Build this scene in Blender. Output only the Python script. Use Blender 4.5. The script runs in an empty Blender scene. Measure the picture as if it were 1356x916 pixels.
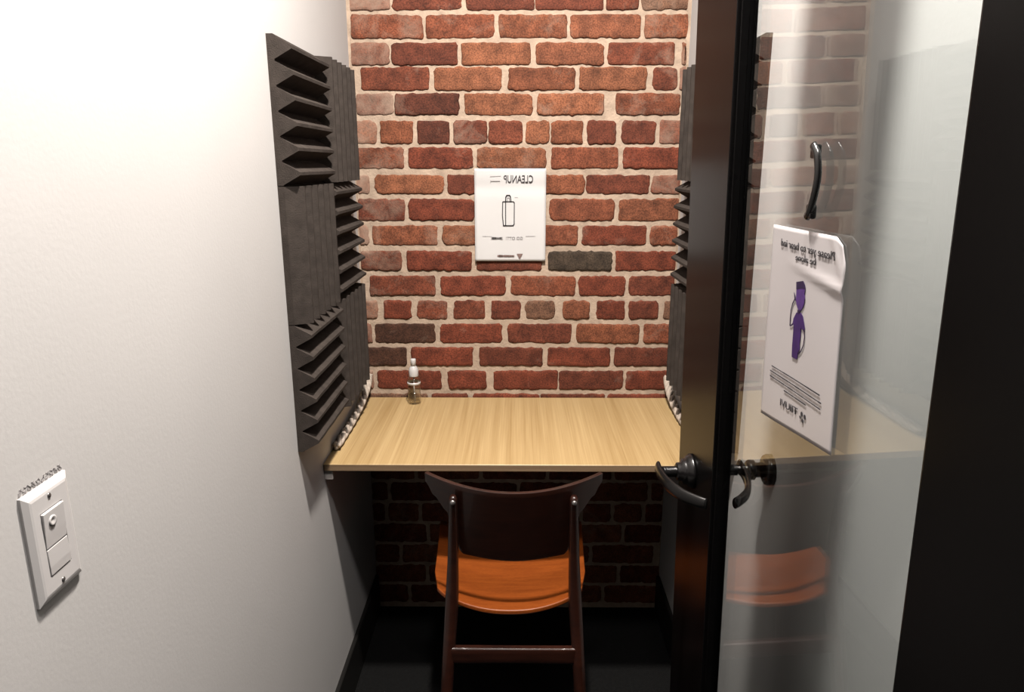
import bpy, bmesh, math, random
from mathutils import Vector, Matrix, noise
random.seed(7)
SC = bpy.context.scene
COL = SC.collection
R = math.radians

# ------------------------------------------------------------------ camera
CAM_Z, PITCH, YAW, F = 1.46, R(14.2), 0.0084, 950.0
cam_d = bpy.data.cameras.new('camera')
cam_d.sensor_width = 36.0
cam_d.sensor_fit = 'HORIZONTAL'
cam_d.lens = 36.0 * F / 1356.0
cam_d.clip_start = 0.01
cam = bpy.data.objects.new('camera', cam_d)
COL.objects.link(cam)
cam.location = (0, 0, CAM_Z)
cam.rotation_euler = (math.pi / 2 - PITCH, 0, YAW)
SC.camera = cam
CAM_M = cam.rotation_euler.to_matrix()


def ray(px, py):
    return CAM_M @ Vector(((px - 678) / F, -(py - 458) / F, -1.0))


def on_back(px, py, Y=2.15):
    d = ray(px, py)
    t = Y / d.y
    return d.x * t, CAM_Z + d.z * t


# ------------------------------------------------------------------ helpers
def tag(o, label=None, cat=None, group=None, kind=None):
    if label: o['label'] = label
    if cat: o['category'] = cat
    if group: o['group'] = group
    if kind: o['kind'] = kind
    return o


def empty(name, loc=(0, 0, 0), rz=0.0):
    e = bpy.data.objects.new(name, None)
    e.empty_display_size = 0.05
    COL.objects.link(e)
    e.location = loc
    e.rotation_euler = (0, 0, rz)
    return e


def obj(name, bm, mat, parent=None, smooth=False, loc=None):
    me = bpy.data.meshes.new(name)
    bmesh.ops.recalc_face_normals(bm, faces=bm.faces[:])
    bm.to_mesh(me)
    bm.free()
    for m in (mat if isinstance(mat, (list, tuple)) else [mat]):
        me.materials.append(m)
    if smooth:
        for p in me.polygons: p.use_smooth = True
    o = bpy.data.objects.new(name, me)
    COL.objects.link(o)
    if parent: o.parent = parent
    if loc: o.location = loc
    return o


def add_box(bm, x0, x1, y0, y1, z0, z1, bev=0.0, seg=2, mi=0):
    b2 = bmesh.new()
    r = bmesh.ops.create_cube(b2, size=1.0)
    for v in r['verts']:
        v.co = Vector(((x0 + x1) / 2 + v.co.x * (x1 - x0), (y0 + y1) / 2 + v.co.y * (y1 - y0), (z0 + z1) / 2 + v.co.z * (z1 - z0)))
    if bev > 0:
        bmesh.ops.bevel(b2, geom=b2.edges[:], offset=bev, segments=seg, profile=0.5, affect='EDGES')
    merge(bm, b2, mi)


def merge(bm, b2, mi=0):
    mp = {}
    for v in b2.verts: mp[v] = bm.verts.new(v.co)
    for f in b2.faces:
        try:
            nf = bm.faces.new([mp[v] for v in f.verts])
            nf.material_index = mi
            nf.smooth = f.smooth
        except ValueError:
            pass
    b2.free()


def box(name, x0, x1, y0, y1, z0, z1, mat, parent=None, bev=0.0, seg=2):
    bm = bmesh.new()
    add_box(bm, x0, x1, y0, y1, z0, z1, bev, seg)
    return obj(name, bm, mat, parent)


def add_tube(bm, pts, radii, n=16, cap=True, up=Vector((0, 0, 1))):
    """sweep an ellipse along pts; radii = list of (ra, rb)"""
    pts = [Vector(p) for p in pts]
    rings = []
    prev_a = None
    for i, p in enumerate(pts):
        if i == 0: t = pts[1] - pts[0]
        elif i == len(pts) - 1: t = pts[-1] - pts[-2]
        else: t = pts[i + 1] - pts[i - 1]
        t.normalize()
        if prev_a is None:
            a = up.cross(t)
            if a.length < 1e-4: a = Vector((1, 0, 0))
        else:
            a = prev_a - t * prev_a.dot(t)
        a.normalize()
        prev_a = a
        b = t.cross(a)
        ra, rb = radii[i] if isinstance(radii, list) else radii
        rings.append([bm.verts.new(p + a * (ra * math.cos(2 * math.pi * k / n)) + b * (rb * math.sin(2 * math.pi * k / n))) for k in range(n)])
    for i in range(len(rings) - 1):
        for k in range(n):
            bm.faces.new((rings[i][k], rings[i][(k + 1) % n], rings[i + 1][(k + 1) % n], rings[i + 1][k])).smooth = True
    if cap:
        bm.faces.new(rings[0][::-1])
        bm.faces.new(rings[-1])


def add_lathe(bm, prof, n=32, M=None):
    """prof: list of (r, h) revolved about Z then transformed by M"""
    M = M or Matrix()
    rings = []
    for r, h in prof:
        if r < 1e-6:
            rings.append([bm.verts.new(M @ Vector((0, 0, h)))])
        else:
            rings.append([bm.verts.new(M @ Vector((r * math.cos(2 * math.pi * k / n), r * math.sin(2 * math.pi * k / n), h))) for k in range(n)])
    for a, b in zip(rings, rings[1:]):
        for k in range(n):
            if len(a) == 1 and len(b) == 1: continue
            if len(a) == 1: f = bm.faces.new((a[0], b[(k + 1) % n], b[k]))
            elif len(b) == 1: f = bm.faces.new((a[k], a[(k + 1) % n], b[0]))
            else: f = bm.faces.new((a[k], a[(k + 1) % n], b[(k + 1) % n], b[k]))
            f.smooth = True


def spline(pts, n=8):
    """Catmull-Rom through pts (vectors of any length)"""
    P = [Vector(p) for p in pts]
    P = [P[0] * 2 - P[1]] + P + [P[-1] * 2 - P[-2]]
    out = []
    for i in range(1, len(P) - 2):
        for k in range(n):
            t = k / n
            a, b, c, d = P[i - 1], P[i], P[i + 1], P[i + 2]
            out.append(0.5 * ((2 * b) + (c - a) * t + (2 * a - 5 * b + 4 * c - d) * t * t + (3 * b - a - 3 * c + d) * t ** 3))
    out.append(P[-2].copy())
    return out


def lerp_tab(tab, x):
    if x <= tab[0][0]: return tab[0][1]
    for (a, va), (b, vb) in zip(tab, tab[1:]):
        if x <= b:
            t = (x - a) / (b - a)
            t = t * t * (3 - 2 * t)
            return va + (vb - va) * t
    return tab[-1][1]


def sheet(fn, nu, nv, th):
    """solid sheet from fn(u,v)->(point, normal), thickness th along -normal"""
    bm = bmesh.new()
    A = [[None] * (nv + 1) for _ in range(nu + 1)]
    B = [[None] * (nv + 1) for _ in range(nu + 1)]
    for i in range(nu + 1):
        for j in range(nv + 1):
            p, n = fn(i / nu, j / nv)
            A[i][j] = bm.verts.new(p)
            B[i][j] = bm.verts.new(Vector(p) - Vector(n) * th)
    def q(a, b, c, d, s=True):
        f = bm.faces.new((a, b, c, d)); f.smooth = s
    for i in range(nu):
        for j in range(nv):
            q(A[i][j], A[i + 1][j], A[i + 1][j + 1], A[i][j + 1])
            q(B[i][j], B[i][j + 1], B[i + 1][j + 1], B[i + 1][j])
    for i in range(nu):
        q(A[i][0], B[i][0], B[i + 1][0], A[i + 1][0], False)
        q(A[i][nv], A[i + 1][nv], B[i + 1][nv], B[i][nv], False)
    for j in range(nv):
        q(A[0][j], A[0][j + 1], B[0][j + 1], B[0][j], False)
        q(A[nu][j], B[nu][j], B[nu][j + 1], A[nu][j + 1], False)
    return bm


# ------------------------------------------------------------------ materials
def new_mat(name):
    m = bpy.data.materials.new(name)
    m.use_nodes = True
    nt = m.node_tree
    b = nt.nodes['Principled BSDF']
    return m, nt, b


def N(nt, typ, **kw):
    n = nt.nodes.new(typ)
    for k, v in kw.items():
        setattr(n, k, v)
    return n


def simple(name, col, rough=0.5, spec=0.5, metal=0.0, var=0.0, scale=20.0, bump=0.0, bscale=200.0, stretch=(1, 1, 1), coat=0.0):
    m, nt, b = new_mat(name)
    col = tuple(c * ALB for c in col)
    b.inputs['Base Color'].default_value = (*col, 1)
    b.inputs['Roughness'].default_value = rough
    b.inputs['Specular IOR Level'].default_value = spec
    b.inputs['Metallic'].default_value = metal
    b.inputs['Coat Weight'].default_value = coat
    tc = N(nt, 'ShaderNodeTexCoord')
    mp = N(nt, 'ShaderNodeMapping')
    mp.inputs['Scale'].default_value = stretch
    nt.links.new(tc.outputs['Object'], mp.inputs['Vector'])
    if var > 0:
        nz = N(nt, 'ShaderNodeTexNoise')
        nz.inputs['Scale'].default_value = scale
        nz.inputs['Detail'].default_value = 6
        nt.links.new(mp.outputs[0], nz.inputs['Vector'])
        rp = N(nt, 'ShaderNodeValToRGB')
        rp.color_ramp.elements[0].position = 0.3
        rp.color_ramp.elements[1].position = 0.7
        rp.color_ramp.elements[0].color = (*[c * (1 - var) for c in col], 1)
        rp.color_ramp.elements[1].color = (*[min(1, c * (1 + var)) for c in col], 1)
        nt.links.new(nz.outputs['Fac'], rp.inputs['Fac'])
        nt.links.new(rp.outputs['Color'], b.inputs['Base Color'])
    if bump > 0:
        nb = N(nt, 'ShaderNodeTexNoise')
        nb.inputs['Scale'].default_value = bscale
        nb.inputs['Detail'].default_value = 4
        nt.links.new(mp.outputs[0], nb.inputs['Vector'])
        bp = N(nt, 'ShaderNodeBump')
        bp.inputs['Strength'].default_value = bump
        bp.inputs['Distance'].default_value = 0.002
        nt.links.new(nb.outputs['Fac'], bp.inputs['Height'])
        nt.links.new(bp.outputs['Normal'], b.inputs['Normal'])
    return m


def wood(name, dark, light, rough, stretch, scale=9.0, spec=0.5, coat=0.0, fine=0.35, det=5):
    m, nt, b = new_mat(name)
    dark = tuple(c * ALB for c in dark); light = tuple(c * ALB for c in light)
    tc = N(nt, 'ShaderNodeTexCoord')
    mp = N(nt, 'ShaderNodeMapping')
    mp.inputs['Scale'].default_value = stretch
    nt.links.new(tc.outputs['Object'], mp.inputs['Vector'])
    n1 = N(nt, 'ShaderNodeTexNoise')
    n1.inputs['Scale'].default_value = scale
    n1.inputs['Detail'].default_value = det
    n1.inputs['Distortion'].default_value = 0.4
    nt.links.new(mp.outputs[0], n1.inputs['Vector'])
    n2 = N(nt, 'ShaderNodeTexNoise')
    n2.inputs['Scale'].default_value = scale * 9
    n2.inputs['Detail'].default_value = 3
    nt.links.new(mp.outputs[0], n2.inputs['Vector'])
    mx = N(nt, 'ShaderNodeMix')
    mx.inputs[0].default_value = fine
    nt.links.new(n1.outputs['Fac'], mx.inputs[2])
    nt.links.new(n2.outputs['Fac'], mx.inputs[3])
    rp = N(nt, 'ShaderNodeValToRGB')
    rp.color_ramp.elements[0].position = 0.32
    rp.color_ramp.elements[1].position = 0.66
    rp.color_ramp.elements[0].color = (*dark, 1)
    rp.color_ramp.elements[1].color = (*light, 1)
    nt.links.new(mx.outputs[0], rp.inputs['Fac'])
    nt.links.new(rp.outputs['Color'], b.inputs['Base Color'])
    b.inputs['Roughness'].default_value = rough
    b.inputs['Specular IOR Level'].default_value = spec
    b.inputs['Coat Weight'].default_value = coat
    bp = N(nt, 'ShaderNodeBump')
    bp.inputs['Strength'].default_value = 0.12
    bp.inputs['Distance'].default_value = 0.0006
    nt.links.new(n2.outputs['Fac'], bp.inputs['Height'])
    nt.links.new(bp.outputs['Normal'], b.inputs['Normal'])
    return m


M = {}
ALB = 0.55          # every surface is kept this much darker and the exposure opened to match
M['plaster'] = simple('white_plaster', (0.74, 0.715, 0.70), 0.75, 0.25, var=0.025, scale=3.0, bump=0.10, bscale=160.0)
M['ceiling'] = simple('ceiling_paint', (0.45, 0.44, 0.42), 0.9, 0.2, var=0.02, scale=3.0)
M['floor'] = simple('black_carpet', (0.006, 0.006, 0.006), 0.95, 0.15, var=0.4, scale=120.0, bump=0.4, bscale=300.0)
M['baseboard'] = simple('black_base', (0.012, 0.011, 0.010), 0.45, 0.3, var=0.1, scale=8.0)
M['foam'] = simple('charcoal_foam', (0.062, 0.050, 0.043), 0.95, 0.12, var=0.22, scale=45.0, bump=0.5, bscale=420.0)
M['black_paint'] = simple('black_door_paint', (0.004, 0.0035, 0.0035), 0.26, 0.07, var=0.1, scale=6.0, bump=0.03, bscale=120.0)
M['black_metal'] = simple('oiled_black_metal', (0.012, 0.011, 0.011), 0.26, 0.5, metal=0.3, var=0.15, scale=40.0)
M['white_plastic'] = simple('white_plastic', (0.80, 0.77, 0.76), 0.28, 0.5, var=0.01, scale=10.0)
M['grey_plastic'] = simple('pale_grey_plastic', (0.72, 0.69, 0.68), 0.3, 0.5, var=0.01, scale=10.0)
M['screw'] = simple('screw_metal', (0.30, 0.28, 0.27), 0.35, 0.5, metal=0.8, var=0.1, scale=90.0)
M['paper'] = simple('paper', (0.83, 0.81, 0.80), 0.55, 0.35, var=0.015, scale=12.0, bump=0.12, bscale=9.0)
M['sleeve_paper'] = simple('glossy_paper', (0.60, 0.565, 0.57), 0.35, 0.4, var=0.015, scale=12.0, bump=0.15, bscale=14.0)
M['ink'] = simple('black_ink', (0.05, 0.045, 0.05), 0.7, 0.2, var=0.1, scale=50.0)
M['grey_ink'] = simple('grey_ink', (0.45, 0.42, 0.42), 0.7, 0.2, var=0.1, scale=50.0)
M['brown_ink'] = simple('brown_ink', (0.30, 0.20, 0.18), 0.7, 0.2, var=0.1, scale=50.0)
M['purple'] = simple('purple_ink', (0.042, 0.010, 0.115), 0.6, 0.3, var=0.25, scale=60.0)
M['purple_dark'] = simple('dark_purple_ink', (0.020, 0.006, 0.05), 0.6, 0.3, var=0.2, scale=60.0)
M['purple_light'] = simple('light_purple_ink', (0.085, 0.032, 0.19), 0.6, 0.3, var=0.25, scale=90.0)
M['rope'] = simple('cream_rope', (0.66, 0.56, 0.47), 0.9, 0.2, var=0.15, scale=60.0, bump=0.5, bscale=300.0)
M['bracket'] = simple('painted_cleat', (0.70, 0.64, 0.60), 0.6, 0.3, var=0.04, scale=20.0)
M['desk'] = wood('desk_ash', (0.45, 0.285, 0.115), (0.70, 0.495, 0.245), 0.42, (15, 0.14, 2), 2.4, fine=0.5, spec=0.35)
M['desk_edge'] = wood('desk_edge_wood', (0.24, 0.155, 0.09), (0.34, 0.23, 0.135), 0.55, (1.5, 2, 60), 2.0, spec=0.3)
M['chair_dark'] = wood('dark_rosewood', (0.018, 0.005, 0.0028), (0.046, 0.0125, 0.0065), 0.34, (3, 3, 14), 6.0, spec=0.45, coat=0.3)
M['chair_seat'] = wood('orange_teak', (0.25, 0.050, 0.007), (0.42, 0.100, 0.015), 0.38, (3, 26, 3), 4.0, spec=0.4, fine=0.5)
M['lamp_body'] = simple('lamp_white', (0.8, 0.8, 0.78), 0.4, 0.4, var=0.01, scale=5.0)


def brick_material():
    m, nt, b = new_mat('old_brick')
    at = N(nt, 'ShaderNodeAttribute', attribute_name='brick_tint')
    tc = N(nt, 'ShaderNodeTexCoord')
    L = nt.links.new
    n1 = N(nt, 'ShaderNodeTexNoise'); n1.inputs['Scale'].default_value = 26; n1.inputs['Detail'].default_value = 8; n1.inputs['Roughness'].default_value = 0.65
    n2 = N(nt, 'ShaderNodeTexNoise'); n2.inputs['Scale'].default_value = 11; n2.inputs['Detail'].default_value = 6; n2.inputs['Roughness'].default_value = 0.7; n2.inputs['Distortion'].default_value = 0.6
    n3 = N(nt, 'ShaderNodeTexNoise'); n3.inputs['Scale'].default_value = 240; n3.inputs['Detail'].default_value = 4
    for n in (n1, n2, n3): L(tc.outputs['Object'], n.inputs['Vector'])
    mr = N(nt, 'ShaderNodeMapRange'); mr.inputs[1].default_value = 0.3; mr.inputs[2].default_value = 0.7; mr.inputs[3].default_value = 0.50; mr.inputs[4].default_value = 1.45
    L(n1.outputs['Fac'], mr.inputs[0])
    mul = N(nt, 'ShaderNodeMix', data_type='RGBA', blend_type='MULTIPLY'); mul.inputs[0].default_value = 1
    L(at.outputs['Color'], mul.inputs[6])
    L(mr.outputs[0], mul.inputs[7])
    # fine pitting
    mr3 = N(nt, 'ShaderNodeMapRange'); mr3.inputs[1].default_value = 0.35; mr3.inputs[2].default_value = 0.6; mr3.inputs[3].default_value = 0.55; mr3.inputs[4].default_value = 1.15
    L(n3.outputs['Fac'], mr3.inputs[0])
    mul2 = N(nt, 'ShaderNodeMix', data_type='RGBA', blend_type='MULTIPLY'); mul2.inputs[0].default_value = 1
    L(mul.outputs[2], mul2.inputs[6]); L(mr3.outputs[0], mul2.inputs[7])
    # lime smear
    add = N(nt, 'ShaderNodeMath', operation='ADD'); L(n2.outputs['Fac'], add.inputs[0]); L(at.outputs['Alpha'], add.inputs[1])
    mr2 = N(nt, 'ShaderNodeMapRange'); mr2.inputs[1].default_value = 0.60; mr2.inputs[2].default_value = 0.98; mr2.inputs[3].default_value = 0.0; mr2.inputs[4].default_value = 0.72
    L(add.outputs[0], mr2.inputs[0])
    mx = N(nt, 'ShaderNodeMix', data_type='RGBA')
    L(mr2.outputs[0], mx.inputs[0]); L(mul2.outputs[2], mx.inputs[6]); mx.inputs[7].default_value = (0.52 * ALB, 0.37 * ALB, 0.28 * ALB, 1)
    L(mx.outputs[2], b.inputs['Base Color'])
    b.inputs['Roughness'].default_value = 0.85
    b.inputs['Specular IOR Level'].default_value = 0.25
    bp = N(nt, 'ShaderNodeBump'); bp.inputs['Strength'].default_value = 0.55; bp.inputs['Distance'].default_value = 0.002
    s = N(nt, 'ShaderNodeMath', operation='ADD'); L(n3.outputs['Fac'], s.inputs[0]); L(n1.outputs['Fac'], s.inputs[1])
    L(s.outputs[0], bp.inputs['Height']); L(bp.outputs['Normal'], b.inputs['Normal'])
    return m


M['brick'] = brick_material()
M['mortar'] = simple('lime_mortar', (0.60, 0.455, 0.345), 0.95, 0.1, var=0.18, scale=38.0, bump=0.9, bscale=170.0)


def glass_material(name, tint, gain=1.0):
    """clear pane: transmits straight through, mirrors by Fresnel (index 1.5 seen from either side of each face)"""
    m, nt, b = new_mat(name)
    nt.nodes.remove(b)
    out = nt.nodes['Material Output']
    L = nt.links.new
    geo = N(nt, 'ShaderNodeNewGeometry')
    ior = N(nt, 'ShaderNodeMapRange')
    ior.inputs[3].default_value = 1.5
    ior.inputs[4].default_value = 1 / 1.5
    L(geo.outputs['Backfacing'], ior.inputs[0])
    fr = N(nt, 'ShaderNodeFresnel')
    L(ior.outputs[0], fr.inputs['IOR'])
    tr = N(nt, 'ShaderNodeBsdfTransparent'); tr.inputs[0].default_value = (*tint, 1)
    gl = N(nt, 'ShaderNodeBsdfGlossy'); gl.inputs['Roughness'].default_value = 0.0; gl.inputs[0].default_value = (0.98, 0.98, 0.98, 1)
    mix = N(nt, 'ShaderNodeMixShader')
    L(fr.outputs[0], mix.inputs[0]); L(tr.outputs[0], mix.inputs[1]); L(gl.outputs[0], mix.inputs[2])
    L(mix.outputs[0], out.inputs['Surface'])
    # faint cloudiness of an old wiped pane
    return m


M['glass'] = glass_material('door_glass', (0.94, 0.962, 0.962))
M['bottle'] = glass_material('clear_bottle', (0.90, 0.89, 0.86))
M['liquid'] = glass_material('clear_gel', (0.985, 0.975, 0.95))

em, nt, b = new_mat('lamp_diffuser')
b.inputs['Base Color'].default_value = (0.9, 0.88, 0.84, 1)
b.inputs['Emission Color'].default_value = (1.0, 0.93, 0.85, 1)
b.inputs['Emission Strength'].default_value = 6.0
M['diffuser'] = em

# ------------------------------------------------------------------ room shell
XL, XR, YB, ZC = -0.475, 0.475, 2.15, 2.72
LAMP_Y = 1.0
YF = -0.9
tag(box('floor', XL - 0.1, XR + 0.1, YF, YB + 0.12, -0.06, 0.0, M['floor']), kind='structure')
tag(box('ceiling', XL - 0.1, XR + 0.1, YF, YB + 0.12, ZC, ZC + 0.06, M['ceiling']), kind='structure')
tag(box('wall_left', XL - 0.1, XL, YF, YB + 0.12, 0.0, ZC, M['plaster']), kind='structure')
tag(box('wall_right', XR, XR + 0.1, 0.30, YB + 0.12, 0.0, ZC, M['plaster']), kind='structure')
tag(box('baseboard_left', XL, XL + 0.012, 0.2, YB - 0.012, 0.0, 0.13, M['baseboard'], bev=0.003), kind='structure')
tag(box('baseboard_right', XR - 0.012, XR, 0.36, YB - 0.012, 0.0, 0.13, M['baseboard'], bev=0.003), kind='structure')
# door jamb beside the hinges (just out of the frame)
tag(box('trim_1', 0.325, XR + 0.1, 0.205, 0.30, 0.0, ZC, M['black_paint'], bev=0.003), kind='structure')

# ---- brick wall: every brick traced as a shape on the real wall plane
bm = bmesh.new()
lay = bm.verts.layers.float_color.new('brick_tint')


def srgb(r, g, b):
    f = lambda c: (c / 255 / 12.92) if c / 255 <= 0.04045 else ((c / 255 + 0.055) / 1.055) ** 2.4
    return (f(r), f(g), f(b))


TINTS = [srgb(136, 76, 52), srgb(141, 83, 57), srgb(129, 69, 48), srgb(124, 66, 46), srgb(146, 88, 62), srgb(118, 62, 44), srgb(138, 79, 55)]


def brick(x0, x1, z0, z1, tint, smear, seed):
    rnd = random.Random(seed)
    w, h = x1 - x0, z1 - z0
    cx, cz = (x0 + x1) / 2, (z0 + z1) / 2
    r = min(0.010, h * 0.22, w * 0.25) * rnd.uniform(0.6, 1.3)
    pts = []
    # rounded rectangle outline, walked counter-clockwise
    def edge(ax, az, bx, bz, n):
        for k in range(n):
            t = k / n
            pts.append((ax + (bx - ax) * t, az + (bz - az) * t))
    def arc(ccx, ccz, a0):
        for k in range(4):
            a = a0 + k / 4 * math.pi / 2
            pts.append((ccx + r * math.cos(a), ccz + r * math.sin(a)))
    nh = max(3, int(w / 0.010)); nvv = 4
    x0i, x1i, z0i, z1i = x0 + r, x1 - r, z0 + r, z1 - r
    edge(x0i, z0, x1i, z0, nh); arc(x1i, z0i, -math.pi / 2)
    edge(x1, z0i, x1, z1i, nvv); arc(x1i, z1i, 0)
    edge(x1i, z1, x0i, z1, nh); arc(x0i, z1i, math.pi / 2)
    edge(x0, z1i, x0, z0i, nvv); arc(x0i, z0i, math.pi)
    tilt = rnd.uniform(-0.012, 0.012)
    prot = rnd.uniform(0.0025, 0.0052)
    rings = [[], [], [], []]
    for (x, z) in pts:
        j = noise.noise(Vector((x * 75 + seed, z * 75, seed * 0.37))) * 0.0040 + noise.noise(Vector((x * 190, z * 190, seed))) * 0.0022
        dx, dz = x - cx, z - cz
        zz = z + dx * tilt
        L = math.hypot(dx / w, dz / h) + 1e-6
        ux, uz = dx / w / L, dz / h / L
        for k, (ins, y) in enumerate(((-0.0012, 0.001), (0.0006, -prot * 0.7), (0.0032, -prot), (0.010, -prot - 0.0003))):
            rings[k].append(bm.verts.new((x + ux * (j - ins), YB + y, zz + uz * (j - ins))))
    n = len(pts)
    for k in range(3):
        for i in range(n):
            f = bm.faces.new((rings[k][i], rings[k][(i + 1) % n], rings[k + 1][(i + 1) % n], rings[k + 1][i]))
            f.smooth = True
            f.material_index = 1
    f = bm.faces.new(rings[3]); f.material_index = 1
    for k in range(4):
        for v in rings[k]: v[lay] = (*[c * ALB for c in tint], smear)


# rows as (top, bottom, [(left, right, tone, smear)...]) read in 2.825x views of the photo: A from y=0, B from y=260
DK, GR, NA = 'dark', 'grey', None
ROWS_A = [
    (-30, 38, [(20, 190, NA, .30), (197, 455), (472, 728, 'deep'), (733, 985, 'deep'), (998, 1118), (1130, 1312, 'mud', .1)]),
    (55, 143, [(40, 310, NA, .12), (322, 577), (595, 850, NA, .08), (862, 1125), (1140, 1312, NA, .15)]),
    (160, 243, [(30, 185, NA, .25), (193, 442, 'deep'), (455, 713, 'pale'), (735, 988), (1002, 1252, NA, .1), (1280, 1318, NA, .25)]),
    (252, 338, [(80, 333), (353, 605, 'pale'), (630, 880), (897, 1148, 'pale'), (1170, 1262, NA, .1), (1272, 1318, NA, .2)]),
    (350, 430, [(60, 200, NA, .34), (205, 446, 'dark'), (467, 720, 'pale'), (738, 988, 'pale', .08), (1033, 1272, NA, .16), (1284, 1318)]),
    (452, 538, [(60, 138, NA, .34), (153, 273), (290, 410, 'dark'), (425, 550, 'deep', .1), (558, 683), (697, 783, 'pale'), (790, 908), (925, 1033, 'deep'), (1055, 1180, NA, .1), (1197, 1300, NA, .22)]),
    (552, 630, [(62, 240, NA, .22), (257, 497, 'red'), (515, 772, 'pale', .08), (792, 1042), (1060, 1300, 'red')]),
    (655, 725, [(64, 110, NA, .34), (133, 388, 'pale'), (402, 640, 'deep'), (655, 915), (922, 1158, 'deep'), (1168, 1300, NA, .18)]),
]
ROWS_B = [
    (10, 90, [(62, 243, NA, .16), (258, 505, 'red'), (520, 770), (785, 1027), (1043, 1300)]),
    (110, 182, [(64, 108, NA, .34), (122, 365, NA, .1), (385, 625, 'pale', .05), (640, 890), (907, 1147, 'red', .08), (1162, 1300, NA, .12)]),
    (205, 277, [(78, 232, NA, .2), (252, 492, 'red'), (513, 755, 'deep'), (780, 1018, 'black'), (1032, 1300, 'red')]),
    (298, 370, [(112, 358, NA, .08), (377, 620, 'red'), (640, 880), (892, 1068, 'red'), (1082, 1290, 'deep')]),
    (390, 458, [(88, 142, NA, .28), (165, 268, 'red'), (290, 402, NA, .12), (427, 542), (567, 675, 'deep'), (695, 803, 'mud', .05), (835, 935, NA, .05), (960, 1065, 'red'), (1083, 1190, 'deep'), (1213, 1290, 'mud', .1)]),
    (477, 547, [(88, 120, NA, .34), (133, 357, 'black2'), (375, 607, 'red'), (630, 865, 'deep'), (885, 1120), (1137, 1290, NA, .06)]),
    (565, 633, [(88, 250, 'black2', .05), (268, 498, 'red'), (523, 758, 'deep'), (778, 1010, 'red'), (1027, 1290, 'deep')]),
    (652, 720, [(88, 126, NA, .34), (142, 380, 'red'), (405, 547, 'red'), (575, 815, 'red'), (820, 1058, 'deep'), (1070, 1290, 'red', .05)]),
    (738, 812, [(80, 330, 'mud'), (345, 480, 'deep'), (500, 745, 'red'), (752, 990), (998, 1290, 'red')]),
]
TONE = {'dark': srgb(100, 54, 39), 'deep': srgb(118, 62, 44), 'pale': srgb(150, 93, 65), 'red': srgb(128, 64, 44), 'mud': srgb(128, 92, 72),
        'black': srgb(84, 70, 57), 'black2': srgb(84, 54, 40), 'grey': srgb(120, 110, 100)}
sid = 0
for rows, y_off in ((ROWS_A, 0), (ROWS_B, 260)):
    for Y0, Y1, items in rows:
        for it in items:
            a, b_ = it[0], it[1]
            tone = it[2] if len(it) > 2 else None
            sm = it[3] if len(it) > 3 else 0.0
            sid += 1
            rr = random.Random(sid * 13)
            t = TONE[tone] if tone else rr.choice(TINTS)
            k = rr.uniform(0.9, 1.1)
            t = tuple(c * k for c in t)
            yc = y_off + (Y0 + Y1) / 2 / 2.825
            xa, _ = on_back(450 + a / 2.825, yc)
            xb, _ = on_back(450 + b_ / 2.825, yc)
            _, z1 = on_back(686, y_off + Y0 / 2.825)
            _, z0 = on_back(686, y_off + Y1 / 2.825)
            xa, xb = max(xa, XL + 0.002), min(xb, XR - 0.002)
            if xb - xa > 0.012: brick(xa, xb, z0, z1, t, sm, sid)
z_top = on_back(686, -30 / 2.825)[1]
z_low = on_back(686, 260 + 812 / 2.825)[1]


def fill_rows(z_from, z_to, up):
    global sid
    z, k = z_from, 0
    while (z < z_to) if up else (z > z_to):
        z0, z1 = (z + 0.012, z + 0.075) if up else (z - 0.075, z - 0.012)
        z1 = min(z1, ZC - 0.003); z0 = max(z0, 0.004)
        x = XL - random.uniform(0.02, 0.19)
        head = (k % 6 == 4)
        while x < XR and z1 - z0 > 0.02:
            w = 0.092 if head else 0.20
            w += random.uniform(-0.006, 0.006)
            a, b_ = max(x, XL + 0.002), min(x + w, XR - 0.002)
            sid += 1
            if b_ - a > 0.015: brick(a, b_, z0, z1, random.choice(TINTS), random.choice((0, 0, 0.08)), sid)
            x += w + 0.013
        z += 0.075 if up else -0.075
        k += 1


fill_rows(z_top, ZC - 0.02, True)
fill_rows(z_low, 0.03, False)
# mortar bed, gently lumpy, with a solid back
nx, nz_ = 72, 180
g = [[bm.verts.new((XL + (XR - XL) * i / nx, YB + noise.noise(Vector((i * .55, 0, j * .55))) * 0.0018 if 0 < i < nx and 0 < j < nz_ else YB, ZC * j / nz_)) for j in range(nz_ + 1)] for i in range(nx + 1)]
for i in range(nx):
    for j in range(nz_):
        f = bm.faces.new((g[i][j], g[i + 1][j], g[i + 1][j + 1], g[i][j + 1])); f.smooth = True
add_box(bm, XL, XR, YB + 0.004, YB + 0.12, 0, ZC)
tag(obj('wall_back', bm, [M['mortar'], M['brick']]), kind='structure')

# ragged plaster edge where the white side walls meet the brick
for side, nm in ((-1, 'trim_2'), (1, 'trim_3')):
    bm = bmesh.new()
    rows_ = []
    for j in range(121):
        z = 0.9 + (ZC - 0.9) * j / 120
        w = 0.006 + 0.005 * (noise.noise(Vector((z * 21, side * 3.1, 0))) + 1) + 0.004 * noise.noise(Vector((z * 70, side, 1)))
        w *= min(1.0, 0.35 + max(0, z - 1.6) * 2.5)
        X = XL if side < 0 else XR
        rows_.append([bm.verts.new((X, YB - 0.010, z)), bm.verts.new((X - side * w * .6, YB - 0.008, z)), bm.verts.new((X - side * w, YB + 0.001, z))])
    for a, b_ in zip(rows_, rows_[1:]):
        for k in range(2):
            f = bm.faces.new((a[k], a[k + 1], b_[k + 1], b_[k])); f.smooth = True
    tag(obj(nm, bm, M['mortar']), kind='structure')

# ------------------------------------------------------------------ acoustic foam
PAN, BASE, WED, TEETH = 0.281, 0.013, 0.034, 6


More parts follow.
